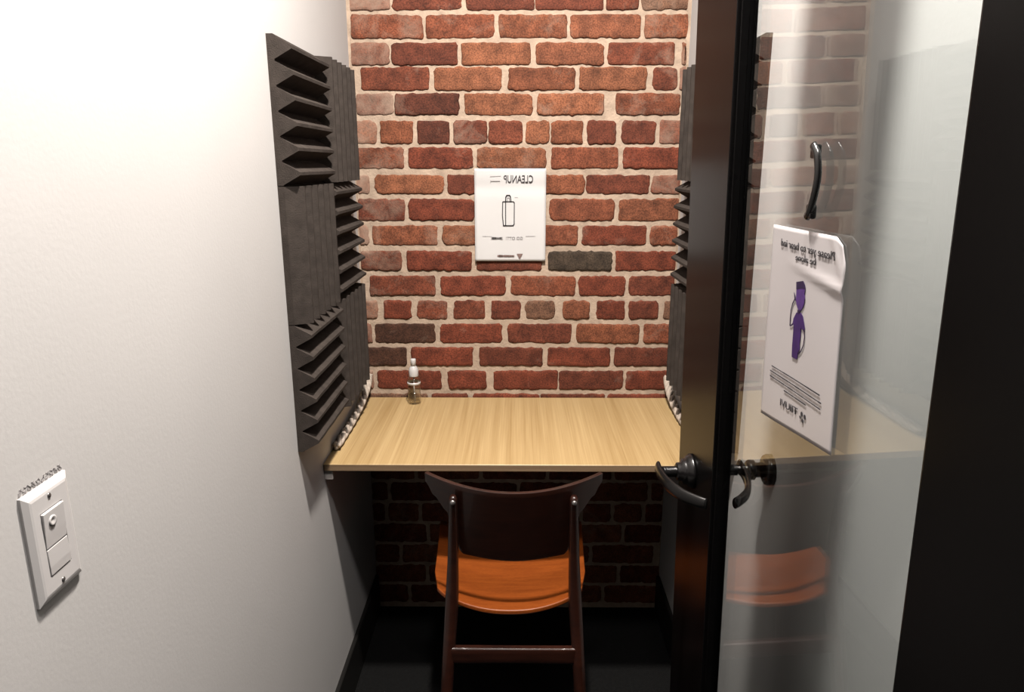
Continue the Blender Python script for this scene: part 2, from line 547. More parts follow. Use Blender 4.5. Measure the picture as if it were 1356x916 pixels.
def foam_panel(horizontal):
    """panel with its back at x=0, facing +x, spanning y 0..PAN and z 0..PAN"""
    bm = bmesh.new()
    S = PAN - 0.0015
    p = S / TEETH
    tip, val = 0.0062, 0.0030
    top_, bot_ = BASE + WED, BASE
    crest = [(bot_, 0.0)]                       # outline of the ridged face: (depth, along)
    for k in range(TEETH):
        c = (k + 0.5) * p
        crest += [(bot_, k * p + val / 2), (top_, c - tip / 2), (top_, c + tip / 2), (bot_, (k + 1) * p - val / 2)]
    crest.append((bot_, S))
    nseg = 14
    rings, backs = [], []
    for s in range(nseg + 1):
        e = S * s / nseg
        ring, back = [], []
        for (d, l) in crest:
            wob = 0.0010 * noise.noise(Vector((l * 60, e * 22, 3.3 if horizontal else 8.1))) if d > BASE else 0
            ring.append(bm.verts.new((d + wob, e, l) if horizontal else (d + wob, l, e)))
            back.append(bm.verts.new((0, e, l) if horizontal else (0, l, e)))
        rings.append(ring); backs.append(back)
    n = len(crest)
    for i in range(nseg):
        for k in range(n - 1):
            bm.faces.new((rings[i][k], rings[i][k + 1], rings[i + 1][k + 1], rings[i + 1][k]))
            bm.faces.new((backs[i][k], backs[i + 1][k], backs[i + 1][k + 1], backs[i][k + 1]))
        for k in (0, n - 1):
            bm.faces.new((rings[i][k], rings[i + 1][k], backs[i + 1][k], backs[i][k]))
    for i in (0, nseg):                         # ends: one strip per stretch of the outline
        for k in range(n - 1):
            bm.faces.new((rings[i][k], rings[i][k + 1], backs[i][k + 1], backs[i][k]))
    return bm


foam_src = {}
ROWN = {2: 'top', 1: 'middle', 0: 'bottom'}
for side in (-1, 1):
    wname = 'white wall with the light switch' if side < 0 else 'white wall behind the open glass door'
    for colm in (0, 1):
        for row in (0, 1, 2):
            horiz = ((row + colm) % 2 == 0)
            key = horiz
            if key not in foam_src:
                o = obj('acoustic_foam_panel', foam_panel(horiz), M['foam'])
                foam_src[key] = o
            else:
                o = foam_src[key].copy()
                COL.objects.link(o)
            z0 = 0.857 + row * PAN
            y0 = 1.445 + colm * 0.284
            if side < 0:
                o.location = (XL, y0, z0)
            else:
                o.location = (XR, y0 + PAN - 0.0015, z0)
                o.rotation_euler = (0, 0, math.pi)
            place = 'in the column away from the bricks' if colm == 0 else 'in the column next to the bricks'
            rid = 'level' if horiz else 'upright'
            tag(o, f'charcoal {rid} ridged foam panel, {ROWN[row]} {place}, {wname}' if False else
                f'charcoal foam with {rid} ridges, {ROWN[row]} panel {"far from" if colm == 0 else "beside"} the brick, {"light switch wall" if side < 0 else "wall behind glass door"}',
                'foam panel', 'acoustic foam panels on the switch wall' if side < 0 else 'acoustic foam panels behind the glass door')

# ------------------------------------------------------------------ desk
DZ, DY0 = 0.752, 1.62
desk = tag(empty('wall_desk', (0, DY0, 0)), 'pale wood wall to wall desk top below the brick wall', 'desk')
o = box('desk_top', XL + 0.001, XR - 0.001, 0.0, YB - DY0 - 0.010, DZ - 0.018, DZ, [M['desk'], M['desk_edge']], desk, bev=0.0012, seg=1)
for p in o.data.polygons:
    if abs(p.normal.y) > 0.9: p.material_index = 1
o = box('cleat', XL, XL + 0.021, 0.008, YB - DY0 - 0.012, DZ - 0.044, DZ - 0.0182, M['bracket'], desk, bev=0.001, seg=1)
tag(o, 'pale painted cleat under the desk end')
c2 = o.copy(); COL.objects.link(c2); c2.parent = desk; c2.location.x = XR - XL - 0.021

# ropes filling the gap between desk and foam
for side in (-1, 1):
    bm = bmesh.new()
    X = (XL if side < 0 else XR) - side * 0.0145
    n = 150
    if side < 0:
        path = spline([(X, 1.70, DZ + 0.0145), (X, 1.85, DZ + 0.0160), (X, 2.0, DZ + 0.026), (X, 2.10, DZ + 0.052), (X, 2.128, DZ + 0.078)], 36)
    else:
        path = spline([(X, 1.86, DZ + 0.0145), (X, 1.95, DZ + 0.0160), (X, 2.05, DZ + 0.028), (X, 2.11, DZ + 0.052), (X, 2.128, DZ + 0.072)], 36)
    for s in range(3):
        pts = []
        for i, p in enumerate(path):
            t = (path[min(i + 1, len(path) - 1)] - path[max(i - 1, 0)]).normalized()
            a = Vector((1, 0, 0)); b_ = t.cross(a)
            ang = i * 0.19 * side + s * 2 * math.pi / 3
            pts.append(p + a * (0.0054 * math.cos(ang)) + b_ * (0.0054 * math.sin(ang)))
        add_tube(bm, pts, (0.0062, 0.0062), 10)
    tag(obj('twisted_rope', bm, M['rope'], smooth=True),
        'cream twisted rope along the desk end below the foam, light switch wall' if side < 0 else 'cream twisted rope at the desk end nearest the glass door',
        'rope', 'ropes along the desk ends')

# ------------------------------------------------------------------ spray bottle
bx_, bz_ = on_back(549, 532, 2.085)
B = tag(empty('spray_bottle', (bx_, 2.085, DZ)), 'small clear spray bottle with white cap standing on the desk', 'bottle')
bm = bmesh.new()
add_lathe(bm, [(0, 0.0005), (0.017, 0.0005), (0.0195, 0.003), (0.0198, 0.01), (0.0198, 0.070), (0.0190, 0.077), (0.0150, 0.083), (0.0110, 0.085), (0.0110, 0.090), (0, 0.090)], 36)
obj('bottle_body', bm, M['bottle'], B, True)
bm = bmesh.new()
add_lathe(bm, [(0, 0.002), (0.0165, 0.002), (0.0182, 0.004), (0.0182, 0.046), (0, 0.046)], 36)
obj('liquid', bm, M['liquid'], B, True)
bm = bmesh.new()
add_lathe(bm, [(0.01985, 0.061), (0.0202, 0.061), (0.0202, 0.069), (0.01985, 0.069)], 36)
tag(obj('label_band', bm, M['white_plastic'], B, True), 'white band round the bottle')
bm = bmesh.new()
add_lathe(bm, [(0, 0.086), (0.0140, 0.086), (0.0145, 0.088), (0.0145, 0.104), (0.0125, 0.112), (0.0085, 0.117), (0.0082, 0.118), (0, 0.118)], 36)
add_lathe(bm, [(0, 0.116), (0.0080, 0.116), (0.0080, 0.137), (0.0070, 0.140), (0, 0.140)], 28)
tag(obj('spray_cap', bm, M['white_plastic'], B, True), 'white spray cap')
bm = bmesh.new()
add_tube(bm, [(0.002, 0, 0.005), (0, 0, 0.05), (0, 0, 0.082)], (0.0018, 0.0018), 10)
obj('dip_tube', bm, M['grey_plastic'], B, True)

# ------------------------------------------------------------------ flat prints
def text_bm(s, size, mirror=True, bold=0.0, ext=0.0002):
    cu = bpy.data.curves.new('t', 'FONT')
    cu.body = s
    cu.size = size
    cu.align_x = 'CENTER'
    cu.extrude = ext
    cu.offset = bold
    cu.resolution_u = 3
    to = bpy.data.objects.new('t', cu)
    COL.objects.link(to)
    bpy.context.view_layer.update()
    me = bpy.data.meshes.new_from_object(to.evaluated_get(bpy.context.evaluated_depsgraph_get()))
    bpy.data.objects.remove(to)
    bpy.data.curves.remove(cu)
    bm = bmesh.new()
    bm.from_mesh(me)
    bpy.data.meshes.remove(me)
    if mirror:
        for v in bm.verts: v.co.x = -v.co.x
        bmesh.ops.reverse_faces(bm, faces=bm.faces[:])
    return bm


def poly_prism(bm, pts, d0, d1):
    """closed outline (list of (a,b)) -> thin prism in local x/y, z from d0 to d1"""
    lo = [bm.verts.new((a, b_, d0)) for a, b_ in pts]
    hi = [bm.verts.new((a, b_, d1)) for a, b_ in pts]
    n = len(pts)
    bm.faces.new(lo[::-1]); bm.faces.new(hi)
    for i in range(n): bm.faces.new((lo[i], lo[(i + 1) % n], hi[(i + 1) % n], hi[i]))


def stroke(bm, pts, w, d0=0.0, d1=0.0003):
    for (a, b_), (c, d) in zip(pts, pts[1:]):
        L = math.hypot(c - a, d - b_)
        if L < 1e-7: continue
        nx_, ny_ = -(d - b_) / L * w / 2, (c - a) / L * w / 2
        ex, ey = (c - a) / L * w * .3, (d - b_) / L * w * .3
        poly_prism(bm, [(a + nx_ - ex, b_ + ny_ - ey), (a - nx_ - ex, b_ - ny_ - ey), (c - nx_ + ex, d - ny_ + ey), (c + nx_ + ex, d + ny_ + ey)], d0, d1)


def dashes(bm, x0, x1, y, w, seed, gap=0.0012, lo=0.003, hi=0.009):
    rr = random.Random(seed)
    x = x0
    while x < x1:
        e = min(x1, x + rr.uniform(lo, hi))
        stroke(bm, [(x, y), (e, y)], w * rr.uniform(0.7, 1.2))
        x = e + gap


# sign taped to the brick: local x to the right, local y up, local z out of the wall
PW, PH = 0.2105, 0.279
xc = (on_back(629, 285)[0] + on_back(722.5, 285)[0]) / 2
zt, zb = on_back(676, 223)[1], on_back(676, 345)[1]
PW = on_back(722.5, 285)[0] - on_back(629, 285)[0]
PH = zt - zb
sign = tag(empty('paper_sign', (xc, YB - 0.0105, (zt + zb) / 2)), 'white printed page with a bottle drawing on the brick wall', 'sign')
sign.rotation_euler = (math.pi / 2, 0, 0)


def sheet_w(u, v):
    x = (u - .5) * PW; y = (v - .5) * PH
    z = 0.0012 * math.sin(y * 60) * math.exp(-((y - 0.085) / 0.03) ** 2) * 1.6 + 0.0006 * math.sin(x * 30 + y * 20) + 0.001 * (abs(x) / PW * 2) ** 3
    return Vector((x, y, z)), Vector((0, 0, 1))


obj('page', sheet(sheet_w, 24, 36, 0.0008), M['paper'], sign)
ZP = 0.0016
bm = text_bm('CLEANUP', 0.0300, True, 0.0002)
for v in bm.verts: v.co.x *= 0.66
tag(obj('lettering', bm, M['ink'], sign, loc=(0.024, 0.0945, ZP)), 'mirrored heading in dark capitals')
bm = bmesh.new()
stroke(bm, [(-0.058, 0.1115), (-0.028, 0.113)], 0.0016)
stroke(bm, [(-0.056, 0.099), (-0.030, 0.099)], 0.0016)
stroke(bm, [(-0.0575, 0.095), (-0.0575, 0.101)], 0.001)
tag(obj('heading_lines', bm, M['grey_ink'], sign, loc=(0, 0, ZP)), 'faint grey lines beside the heading')
bm = bmesh.new()
stroke(bm, [(-0.022, 0.039), (-0.023, 0.0), (-0.020, -0.029), (0.008, -0.029), (0.0115, -0.025), (0.012, 0.037), (0.009, 0.040), (-0.0215, 0.040)], 0.0026)
stroke(bm, [(-0.0135, 0.040), (-0.0135, -0.029)], 0.0026)
stroke(bm, [(-0.0135, 0.040), (-0.013, 0.053), (-0.010, 0.058), (-0.002, 0.058), (0.0005, 0.054), (0.002, 0.040)], 0.0032)
stroke(bm, [(-0.009, 0.041), (-0.008, 0.051), (-0.003, 0.051), (-0.002, 0.041)], 0.0012)
stroke(bm, [(0.013, 0.052), (0.022, 0.052)], 0.0006)
tag(obj('bottle_drawing', bm, M['ink'], sign, loc=(0, 0, ZP)), 'black outline drawing of a bottle')
bm = text_bm('GO OTTI', 0.0125, True, 0.0)
dashes(bm, -0.082, -0.055, -0.0605, 0.0010, 3)
dashes(bm, -0.055, -0.024, -0.066, 0.0055, 5, 0.0008, 0.0016, 0.003)
dashes(bm, 0.046, 0.074, -0.060, 0.0012, 4)
for v in bm.verts: pass
o = obj('caption', bm, M['grey_ink'], sign, loc=(0.0, 0.0, ZP))
me = o.data
for v in me.vertices:
    if v.co.y > -0.02: v.co.x += 0.012; v.co.y -= 0.070
tag(o, 'faint mirrored caption line')
bm = bmesh.new()
poly_prism(bm, [(0.019, -0.112), (0.028, -0.128), (0.0375, -0.112)], 0, 0.0003)
dashes(bm, -0.037, 0.012, -0.1185, 0.0055, 9, 0.0012, 0.003, 0.006)
tag(obj('emblem', bm, M['brown_ink'], sign, loc=(0, 0, ZP)), 'small brown triangle emblem with a blurred word')

# ------------------------------------------------------------------ light switch
def on_left(px, py):
    d = ray(px, py)
    t = XL / d.x
    return d.y * t, CAM_Z + d.z * t


ys, zs = on_left(66, 712)
sw = tag(empty('light_switch', (XL, ys, zs)), 'white rocker light switch plate on the white wall', 'switch')
SW_W, SW_H = 0.070, 0.118
bm = bmesh.new()
# plate: bevelled frustum, local x out of the wall
rings = []
for d, ins in ((0.0, 0.0), (0.0030, 0.0), (0.0062, 0.0058), (0.0067, 0.0085)):
    hw, hh = SW_W / 2 - ins, SW_H / 2 - ins
    rings.append([bm.verts.new((d, a * hw, b_ * hh)) for a, b_ in ((-1, -1), (1, -1), (1, 1), (-1, 1))])
ww, wh = 0.0172, 0.0345
rings.append([bm.verts.new((0.0066, a * ww, b_ * wh)) for a, b_ in ((-1, -1), (1, -1), (1, 1), (-1, 1))])
rings.append([bm.verts.new((0.0030, a * ww, b_ * wh)) for a, b_ in ((-1, -1), (1, -1), (1, 1), (-1, 1))])
for a, b_ in zip(rings, rings[1:]):
    for k in range(4): bm.faces.new((a[k], a[(k + 1) % 4], b_[(k + 1) % 4], b_[k]))
bm.faces.new(rings[-1])
bm.faces.new(rings[0][::-1])
obj('switch_plate', bm, M['white_plastic'], sw)
bm = bmesh.new()
prof = [(0.0025, -0.0045), (0.0070, -0.0045), (0.0080, 0.010), (0.0092, 0.0335), (0.0025, 0.0335)]
for a, b_ in ((-0.0163, 0.0163),):
    lo = [bm.verts.new((x, a, z)) for x, z in prof]; hi = [bm.verts.new((x, b_, z)) for x, z in prof]
    bm.faces.new(lo); bm.faces.new(hi[::-1])
    for i in range(len(prof)): bm.faces.new((lo[i], hi[i], hi[(i + 1) % len(prof)], lo[(i + 1) % len(prof)]))
bmesh.ops.bevel(bm, geom=bm.edges[:], offset=0.0007, segments=2, profile=0.5, affect='EDGES')
rk = obj('rocker', bm, M['white_plastic'], sw)
bm = bmesh.new()
add_lathe(bm, [(0.0055, 0.0), (0.0055, 0.0014), (0.0040, 0.0018), (0.0022, 0.0008), (0, 0.0006)], 24, Matrix.Translation((0.0082, -0.004, 0.022)) @ Matrix.Rotation(math.pi / 2, 4, 'Y'))
tag(obj('sensor_lens', bm, M['grey_plastic'], rk, True), 'small round dimpled lens')
bm = bmesh.new()
prof = [(0.0025, -0.0335), (0.0074, -0.0335), (0.0076, -0.024), (0.0070, -0.0056), (0.0025, -0.0056)]
lo = [bm.verts.new((x, -0.0163, z)) for x, z in prof]; hi = [bm.verts.new((x, 0.0163, z)) for x, z in prof]
bm.faces.new(lo); bm.faces.new(hi[::-1])
for i in range(len(prof)): bm.faces.new((lo[i], hi[i], hi[(i + 1) % len(prof)], lo[(i + 1) % len(prof)]))
bmesh.ops.bevel(bm, geom=bm.edges[:], offset=0.0007, segments=2, profile=0.5, affect='EDGES')
obj('push_button', bm, M['grey_plastic'], sw)
for zz in (-0.047, 0.047):
    bm = bmesh.new()
    add_lathe(bm, [(0.0028, 0.0), (0.0028, 0.0006), (0.0020, 0.0012), (0, 0.0013)], 16, Matrix.Translation((0.0064, 0, zz)) @ Matrix.Rotation(math.pi / 2, 4, 'Y'))
    obj('screw', bm, M['screw'], sw, True)
# row of tiny dark marks on the wall above the plate
rr = random.Random(5)
bm = bmesh.new()
for k in range(10):
    yy = -0.030 + k * 0.0068
    pts = []
    for s in range(7):
        pts.append((yy + 0.0030 * math.sin(s * 1.7 + k), SW_H / 2 + 0.0045 + 0.0032 * math.cos(s * 1.3 + k * 2.1)))
    b2 = bmesh.new()
    stroke(b2, pts, 0.0007)
    for v in b2.verts: v.co = Vector((v.co.z + 0.0002, v.co.x, v.co.y))
    merge(bm, b2)
tag(obj('dark_marks', bm, M['grey_ink'], sw), 'row of tiny dark squiggles above the plate')

# ------------------------------------------------------------------ chair
CX = -0.009
ch = tag(empty('dining_chair', (CX, 1.60, 0)), 'dark brown wooden chair with orange seat tucked under the desk', 'chair')
OY = 1.60


def back_fn(u, v):
    a = u * 2 - 1
    aa = abs(a)
    ztop = 0.757 + 0.022 * aa ** 2.0
    zbot = lerp_tab([(0, 0.566), (0.60, 0.572), (0.70, 0.640), (0.76, 0.688), (0.90, 0.722), (1.0, 0.757)], aa)
    z = zbot + (ztop - zbot) * v
    x = a * 0.2035
    y = 1.452 + 0.066 * aa ** 2 + (0.757 - z) * 0.215
    nrm = Vector((0.132 * a / 0.2035 * 1.0, -1.0, 0.0)).normalized()
    return Vector((x, y - OY, z)), nrm


bm = sheet(back_fn, 48, 14, 0.011)
bmesh.ops.remove_doubles(bm, verts=bm.verts[:], dist=1e-5)
o = obj('backrest', bm, M['chair_dark'], ch)
md = o.modifiers.new('bevel', 'BEVEL'); md.width = 0.003; md.segments = 2; md.limit_method = 'ANGLE'; md.angle_limit = R(50)


def seat_fn(u, v):
    a = u * 2 - 1
    aa = abs(a)
    yr = 1.486 + 0.055 * aa ** 2.2 + 0.06 * max(0, aa - 0.86) / 0.14 * max(0, aa - 0.86)
    yf = 1.905 - 0.012 * aa ** 4
    y = yr + (yf - yr) * v
    hw = 0.188 + 0.016 * v - 0.012 * max(0, 0.25 - v) / 0.25
    x = a * hw - 0.010
    z = 0.441 + 0.020 * aa ** 2.2 - 0.012 * math.sin(v * math.pi) + (0.008 * v) - 0.010 * max(0, v - 0.9) / 0.1
    return Vector((x, y - OY, z)), Vector((0, 0, 1))


bm = sheet(seat_fn, 40, 36, 0.012)
o = obj('seat', bm, M['chair_seat'], ch)
tag(o, 'orange brown curved plywood seat')
md = o.modifiers.new('bevel', 'BEVEL'); md.width = 0.003; md.segments = 2; md.limit_method = 'ANGLE'; md.angle_limit = R(50)

for s in (-1, 1):
    pts = spline([(s * 0.135, 1.467 - OY, 0.744), (s * 0.137, 1.481 - OY, 0.68), (s * 0.141, 1.499 - OY, 0.57), (s * 0.147, 1.500 - OY, 0.44), (s * 0.156, 1.477 - OY, 0.30), (s * 0.165, 1.452 - OY, 0.14), (s * 0.172, 1.432 - OY, 0.0)], 7)
    rad = []
    for p in pts:
        r_ = lerp_tab([(0.0, 0.0105), (0.30, 0.0150), (0.44, 0.0160), (0.60, 0.0125), (0.70, 0.0105), (0.735, 0.0095), (0.746, 0.0060)], p.z)
        rad.append((r_, r_ * 1.05))
    bm = bmesh.new()
    add_tube(bm, pts, rad, 18, up=Vector((0, 1, 0)))
    lg = obj('rear_leg', bm, M['chair_dark'], ch, True)
    bm = bmesh.new()
    add_lathe(bm, [(0.0062, -0.004), (0.0062, 0.0015), (0.0045, 0.0038), (0, 0.0046)], 18,
              Matrix.Translation((s * 0.1355, 1.469 - OY - 0.0085, 0.731)) @ Matrix.Rotation(R(72), 4, 'X'))
    tag(obj('screw_cap', bm, M['screw'], lg, True), 'shiny screw cap')
    pts = spline([(s * 0.176, 1.845 - OY, 0.425), (s * 0.183, 1.855 - OY, 0.22), (s * 0.192, 1.870 - OY, 0.0)], 6)
    bm = bmesh.new()
    add_tube(bm, pts, [(lerp_tab([(0, 0.010), (0.425, 0.016)], p.z),) * 2 for p in pts], 16, up=Vector((0, 1, 0)))
    obj('front_leg', bm, M['chair_dark'], ch, True)
    bm = bmesh.new()
    pts = [(s * 0.148, 1.488 - OY, 0.405), (s * 0.160, 1.66 - OY, 0.402), (s * 0.175, 1.846 - OY, 0.405)]
    add_tube(bm, pts, [(0.009, 0.018)] * 3, 14)
    obj('side_rail', bm, M['chair_dark'], ch, True)
    for yy in (1.54, 1.80):
        bm = bmesh.new()
        add_lathe(bm, [(0, 0.0), (0.008, 0.0), (0.008, 0.036), (0, 0.036)], 14, Matrix.Translation((s * (0.150 + (yy - 1.49) * 0.06), yy - OY, 0.405)))
        obj('seat_spacer', bm, M['chair_dark'], ch, True)


def rear_stretcher(u, v):
    a = u * 2 - 1
    zt_ = 0.352 - 0.004 * a * a
    zb_ = 0.312 - 0.006 * a * a
    return Vector((a * 0.152, 1.470 - OY - 0.006 * (1 - a * a), zb_ + (zt_ - zb_) * v)), Vector((0, -1, 0))


o = obj('rear_stretcher', sheet(rear_stretcher, 20, 3, 0.018), M['chair_dark'], ch)
md = o.modifiers.new('bevel', 'BEVEL'); md.width = 0.004; md.segments = 2; md.limit_method = 'ANGLE'; md.angle_limit = R(50)
box('front_rail', -0.172, 0.172, 1.837 - OY, 1.855 - OY, 0.385, 0.425, M['chair_dark'], ch, bev=0.004)

# ------------------------------------------------------------------ glass door (leaf swung open against the right side)
TH = R(1.5)
HY = 0.302
HX = 0.3095 - 0.0262 * HY
door = empty('door_1', (HX, HY, 0.0), math.pi / 2 + TH)      # local x: hinge -> free edge, local y: towards the room
# the leaf hangs a touch out of plumb: its head leans towards the room
LEAN = R(1.1)
door.matrix_basis = (Matrix.Translation((HX, HY, 0)) @ Matrix.Rotation(math.pi / 2 + TH, 4, 'Z') @ Matrix.Translation((0, 0, 1.05))
                     @ Matrix.Rotation(-LEAN, 4, 'X') @ Matrix.Translation((0, 0, -1.05)))
tag(door, 'open black framed glass door', 'door', kind='structure')
DW, DT = 0.862, 0.027
SA, SB = 0.184, 0.671
GZ0, GZ1, DTOP = 0.22, 2.44, 2.58
bv = 0.002
box('stile', 0.0, SA, -DT, 0.0, 0.012, DTOP, M['black_paint'], door, bev=bv)
box('stile', SB, DW, -DT, 0.0, 0.012, DTOP, M['black_paint'], door, bev=bv)
box('bottom_rail', SA, SB, -DT, 0.0, 0.012, GZ0, M['black_paint'], door, bev=bv)
box('top_rail', SA, SB, -DT, 0.0, GZ1, DTOP, M['black_paint'], door, bev=bv)
GLY = -0.019
box('glass_pane', SA - 0.006, SB + 0.006, GLY - 0.003, GLY + 0.003, GZ0 - 0.006, GZ1 + 0.006, M['glass'], door)
bm = bmesh.new()
for (y0, y1) in ((GLY + 0.003, -0.005), (-DT + 0.001, GLY - 0.003)):
    for a, b_, c, d in ((SA, SA + 0.008, GZ0, GZ1), (SB - 0.003, SB, GZ0, GZ1)):
        add_box(bm, a, b_, y0, y1, c, d, 0.001, 1)
    add_box(bm, SA + 0.008, SB - 0.006, y0, y1, GZ0, GZ0 + 0.008, 0.001, 1)
    add_box(bm, SA + 0.008, SB - 0.006, y0, y1, GZ1 - 0.008, GZ1, 0.001, 1)
obj('glazing_bead', bm, M['black_paint'], door)
# hinges
for zz in (0.25, 1.25, 2.30):
    bm = bmesh.new()
    add_lathe(bm, [(0, -0.05), (0.007, -0.05), (0.007, 0.05), (0, 0.05)], 14, Matrix.Translation((-0.004, -0.034, zz)))
    obj('hinge', bm, M['black_metal'], door, True)
# lever handles, one each side of the leaf
LX, LZ = 0.779, 0.978
for sgn, y0 in ((1, 0.0), (-1, -DT)):
    RM = Matrix.Translation((LX, y0, LZ)) @ Matrix.Rotation(-sgn * math.pi / 2, 4, 'X')
    bm = bmesh.new()
    add_lathe(bm, [(0, 0.0), (0.028, 0.0), (0.0285, 0.003), (0.026, 0.006), (0.025, 0.0085), (0.022, 0.0105), (0.0205, 0.013), (0.0205, 0.016), (0.0150, 0.018), (0.0145, 0.024), (0.0118, 0.026), (0.0100, 0.026), (0, 0.026)], 36, RM)
    rose = obj('lever_rose', bm, M['black_metal'], door, True)
    bm = bmesh.new()
    pts = spline([(LX, y0 + sgn * 0.020, LZ), (LX, y0 + sgn * 0.040, LZ), (LX - 0.001, y0 + sgn * 0.047, LZ)], 4)
    add_tube(bm, pts, (0.0088, 0.0088), 18)
    arm = spline([(LX + 0.010, y0 + sgn * 0.053, LZ + 0.002), (LX - 0.012, y0 + sgn * 0.0535, LZ + 0.001), (LX - 0.045, y0 + sgn * 0.049, LZ - 0.001), (LX - 0.080, y0 + sgn * 0.036, LZ - 0.002), (LX - 0.103, y0 + sgn * 0.018, LZ - 0.002), (LX - 0.112, y0 + sgn * 0.008, LZ - 0.002)], 7)
    ra = [(0.0050, lerp_tab([(0, 0.0130), (0.3, 0.0120), (1, 0.0090)], i / (len(arm) - 1))) for i in range(len(arm))]
    add_tube(bm, arm, ra, 16)
    obj('lever', bm, M['black_metal'], rose, True)


def door_local(px, py, off):
    """ray against the door plane at local y = off -> local (x, z)"""
    d = ray(px, py)
    inv = door.matrix_basis.inverted()
    o0 = inv @ Vector((0, 0, CAM_Z))
    o1 = inv @ (Vector((0, 0, CAM_Z)) + d)
    dd = o1 - o0
    t = (off - o0.y) / dd.y
    p = o0 + dd * t
    return p.x, p.z


# small bow handle stuck to the room face of the glass, bowing towards the hinge side
OFF = GLY + 0.003
xt, ztp = door_local(1077, 191, OFF + 0.005)
xb2, zbt = door_local(1067, 289, OFF + 0.005)
xm = (xt + xb2) / 2
Hh = ztp - zbt
bm = bmesh.new()
arc = spline([(xm, OFF + 0.0045, zbt + 0.002), (xm - 0.008, OFF + 0.0055, zbt + Hh * .12), (xm - 0.0175, OFF + 0.006, zbt + Hh * .38), (xm - 0.0205, OFF + 0.006, zbt + Hh * .62), (xm - 0.015, OFF + 0.006, zbt + Hh * .86), (xm - 0.004, OFF + 0.0055, ztp - 0.001)], 6)
add_tube(bm, arc, (0.0046, 0.0034), 14, up=Vector((0, 1, 0)))
pull = obj('pull_handle', bm, M['black_metal'], door, True)
tag(pull, 'small black bow handle on the glass')
for z0_, z1_ in ((zbt, zbt + Hh * 0.2), (ztp - Hh * 0.19, ztp)):
    box('handle_foot', xm - 0.0125, xm + 0.001, OFF, OFF + 0.007, z0_, z1_, M['black_metal'], pull, bev=0.0022)

# wall bumper on the right wall
d = ray(1021, 622)
t = XR / d.x
bp_y, bp_z = d.y * t, CAM_Z + d.z * t
bump = tag(empty('wall_bumper', (XR, bp_y, bp_z)), 'round black bumper fixed to the white wall behind the glass door', 'door stop')
RM = Matrix.Rotation(-math.pi / 2, 4, 'Y')
bm = bmesh.new(); add_lathe(bm, [(0, 0), (0.030, 0), (0.030, 0.008), (0.027, 0.013), (0.018, 0.016), (0, 0.016)], 32, RM)
obj('bumper_plate', bm, M['black_metal'], bump, True)
bm = bmesh.new(); add_lathe(bm, [(0, 0.014), (0.014, 0.014), (0.014, 0.030), (0.019, 0.033), (0.019, 0.042), (0.016, 0.046), (0, 0.046)], 28, RM)
obj('bumper_pad', bm, M['black_metal'], bump, True)

# ------------------------------------------------------------------ sign taped to the door glass
GOFF = GLY + 0.003 + 0.0012
c_tl = door_local(1025, 297, GOFF); c_tr = door_local(1123, 316, GOFF)
c_bl = door_local(1008, 546, GOFF); c_br = door_local(1101, 603, GOFF)
oc = ((c_tl[0] + c_br[0]) / 2, (c_tl[1] + c_br[1]) / 2)
org = door.matrix_basis @ Vector((oc[0], GOFF, oc[1]))
dsign = empty('door_notice', org)
# local x to the viewer's right (towards the hinge), local y up, local z towards the room
Rm = Matrix(((-1, 0, 0), (0, 0, 1), (0, 1, 0)))          # columns: local x -> -door x ; local y -> door z ; local z -> door y
dsign.rotation_euler = (door.matrix_basis.to_3x3() @ Rm).to_euler()
tag(dsign, 'white notice with a purple figure taped to the door glass', 'notice')


def dl(px, py):
    a, b_ = door_local(px, py, GOFF + 0.0006)
    return -(a - oc[0]), b_ - oc[1]


def q4(c): return Vector((-(c[0] - oc[0]), c[1] - oc[1], 0))
TL, TR, BL, BR = q4(c_tl), q4(c_tr), q4(c_bl), q4(c_br)


def paper_fn(u, v):
    p = (BL * (1 - u) + BR * u) * (1 - v) + (TL * (1 - u) + TR * u) * v
    # rounded, slightly curled upper hinge-side corner and one soft crease
    cr = max(0, u - 0.88) / 0.12 * max(0, v - 0.88) / 0.12
    p = p + Vector((-0.008, -0.007, 0.0)) * cr
    return p + Vector((0, 0, page_z(u, v))), Vector((0, 0, 1))


def page_z(u, v):
    w = min(1.0, max(0.0, (u - 0.25) / 0.6))
    z = 0.0021 * w * math.exp(-((v - (0.865 - 0.10 * u)) / 0.022) ** 2)
    z += 0.0011 * math.exp(-(((u - 0.95) + (v - 0.86) * 0.8) / 0.03) ** 2) * min(1, max(0, (v - 0.70) / 0.1))
    return z + 0.0003 * math.sin(u * 7 + v * 5) + 0.0007


def on_page(bm, d0):
    """press a flat print onto the page: local z follows the paper"""
    w, h = (BR - BL).length, (TL - BL).length
    for v in bm.verts:
        u_ = min(1, max(0, (v.co.x - BL.x - (TL.x - BL.x) * 0.5) / w)); v_ = min(1, max(0, (v.co.y - BL.y) / h))
        v.co.z = page_z(u_, v_) + 0.0005 + (v.co.z - d0)


obj('page', sheet(paper_fn, 40, 48, 0.0006), M['sleeve_paper'], dsign, True)
ZD = 0.0


def place_text(s, pxl, pyl, pxr, pyr, h, mat, nm, lab, bold=0.0):
    """mirrored line of lettering from its left end to its right end on the page"""
    a = Vector(dl(pxl, pyl)); b_ = Vector(dl(pxr, pyr))
    bm = text_bm(s, h, True, bold)
    xs = [v.co.x for v in bm.verts]
    w = max(xs) - min(xs); mid = (max(xs) + min(xs)) / 2
    L = (b_ - a).length
    ang = math.atan2(b_.y - a.y, b_.x - a.x)
    k = L / w
    c = (a + b_) / 2
    for v in bm.verts:
        x = (v.co.x - mid) * k; y = v.co.y
        v.co = Vector((c.x + x * math.cos(ang) - y * math.sin(ang), c.y + x * math.sin(ang) + y * math.cos(ang), v.co.z + ZD))
    on_page(bm, -0.0002)
    return tag(obj(nm, bm, mat, dsign), lab)


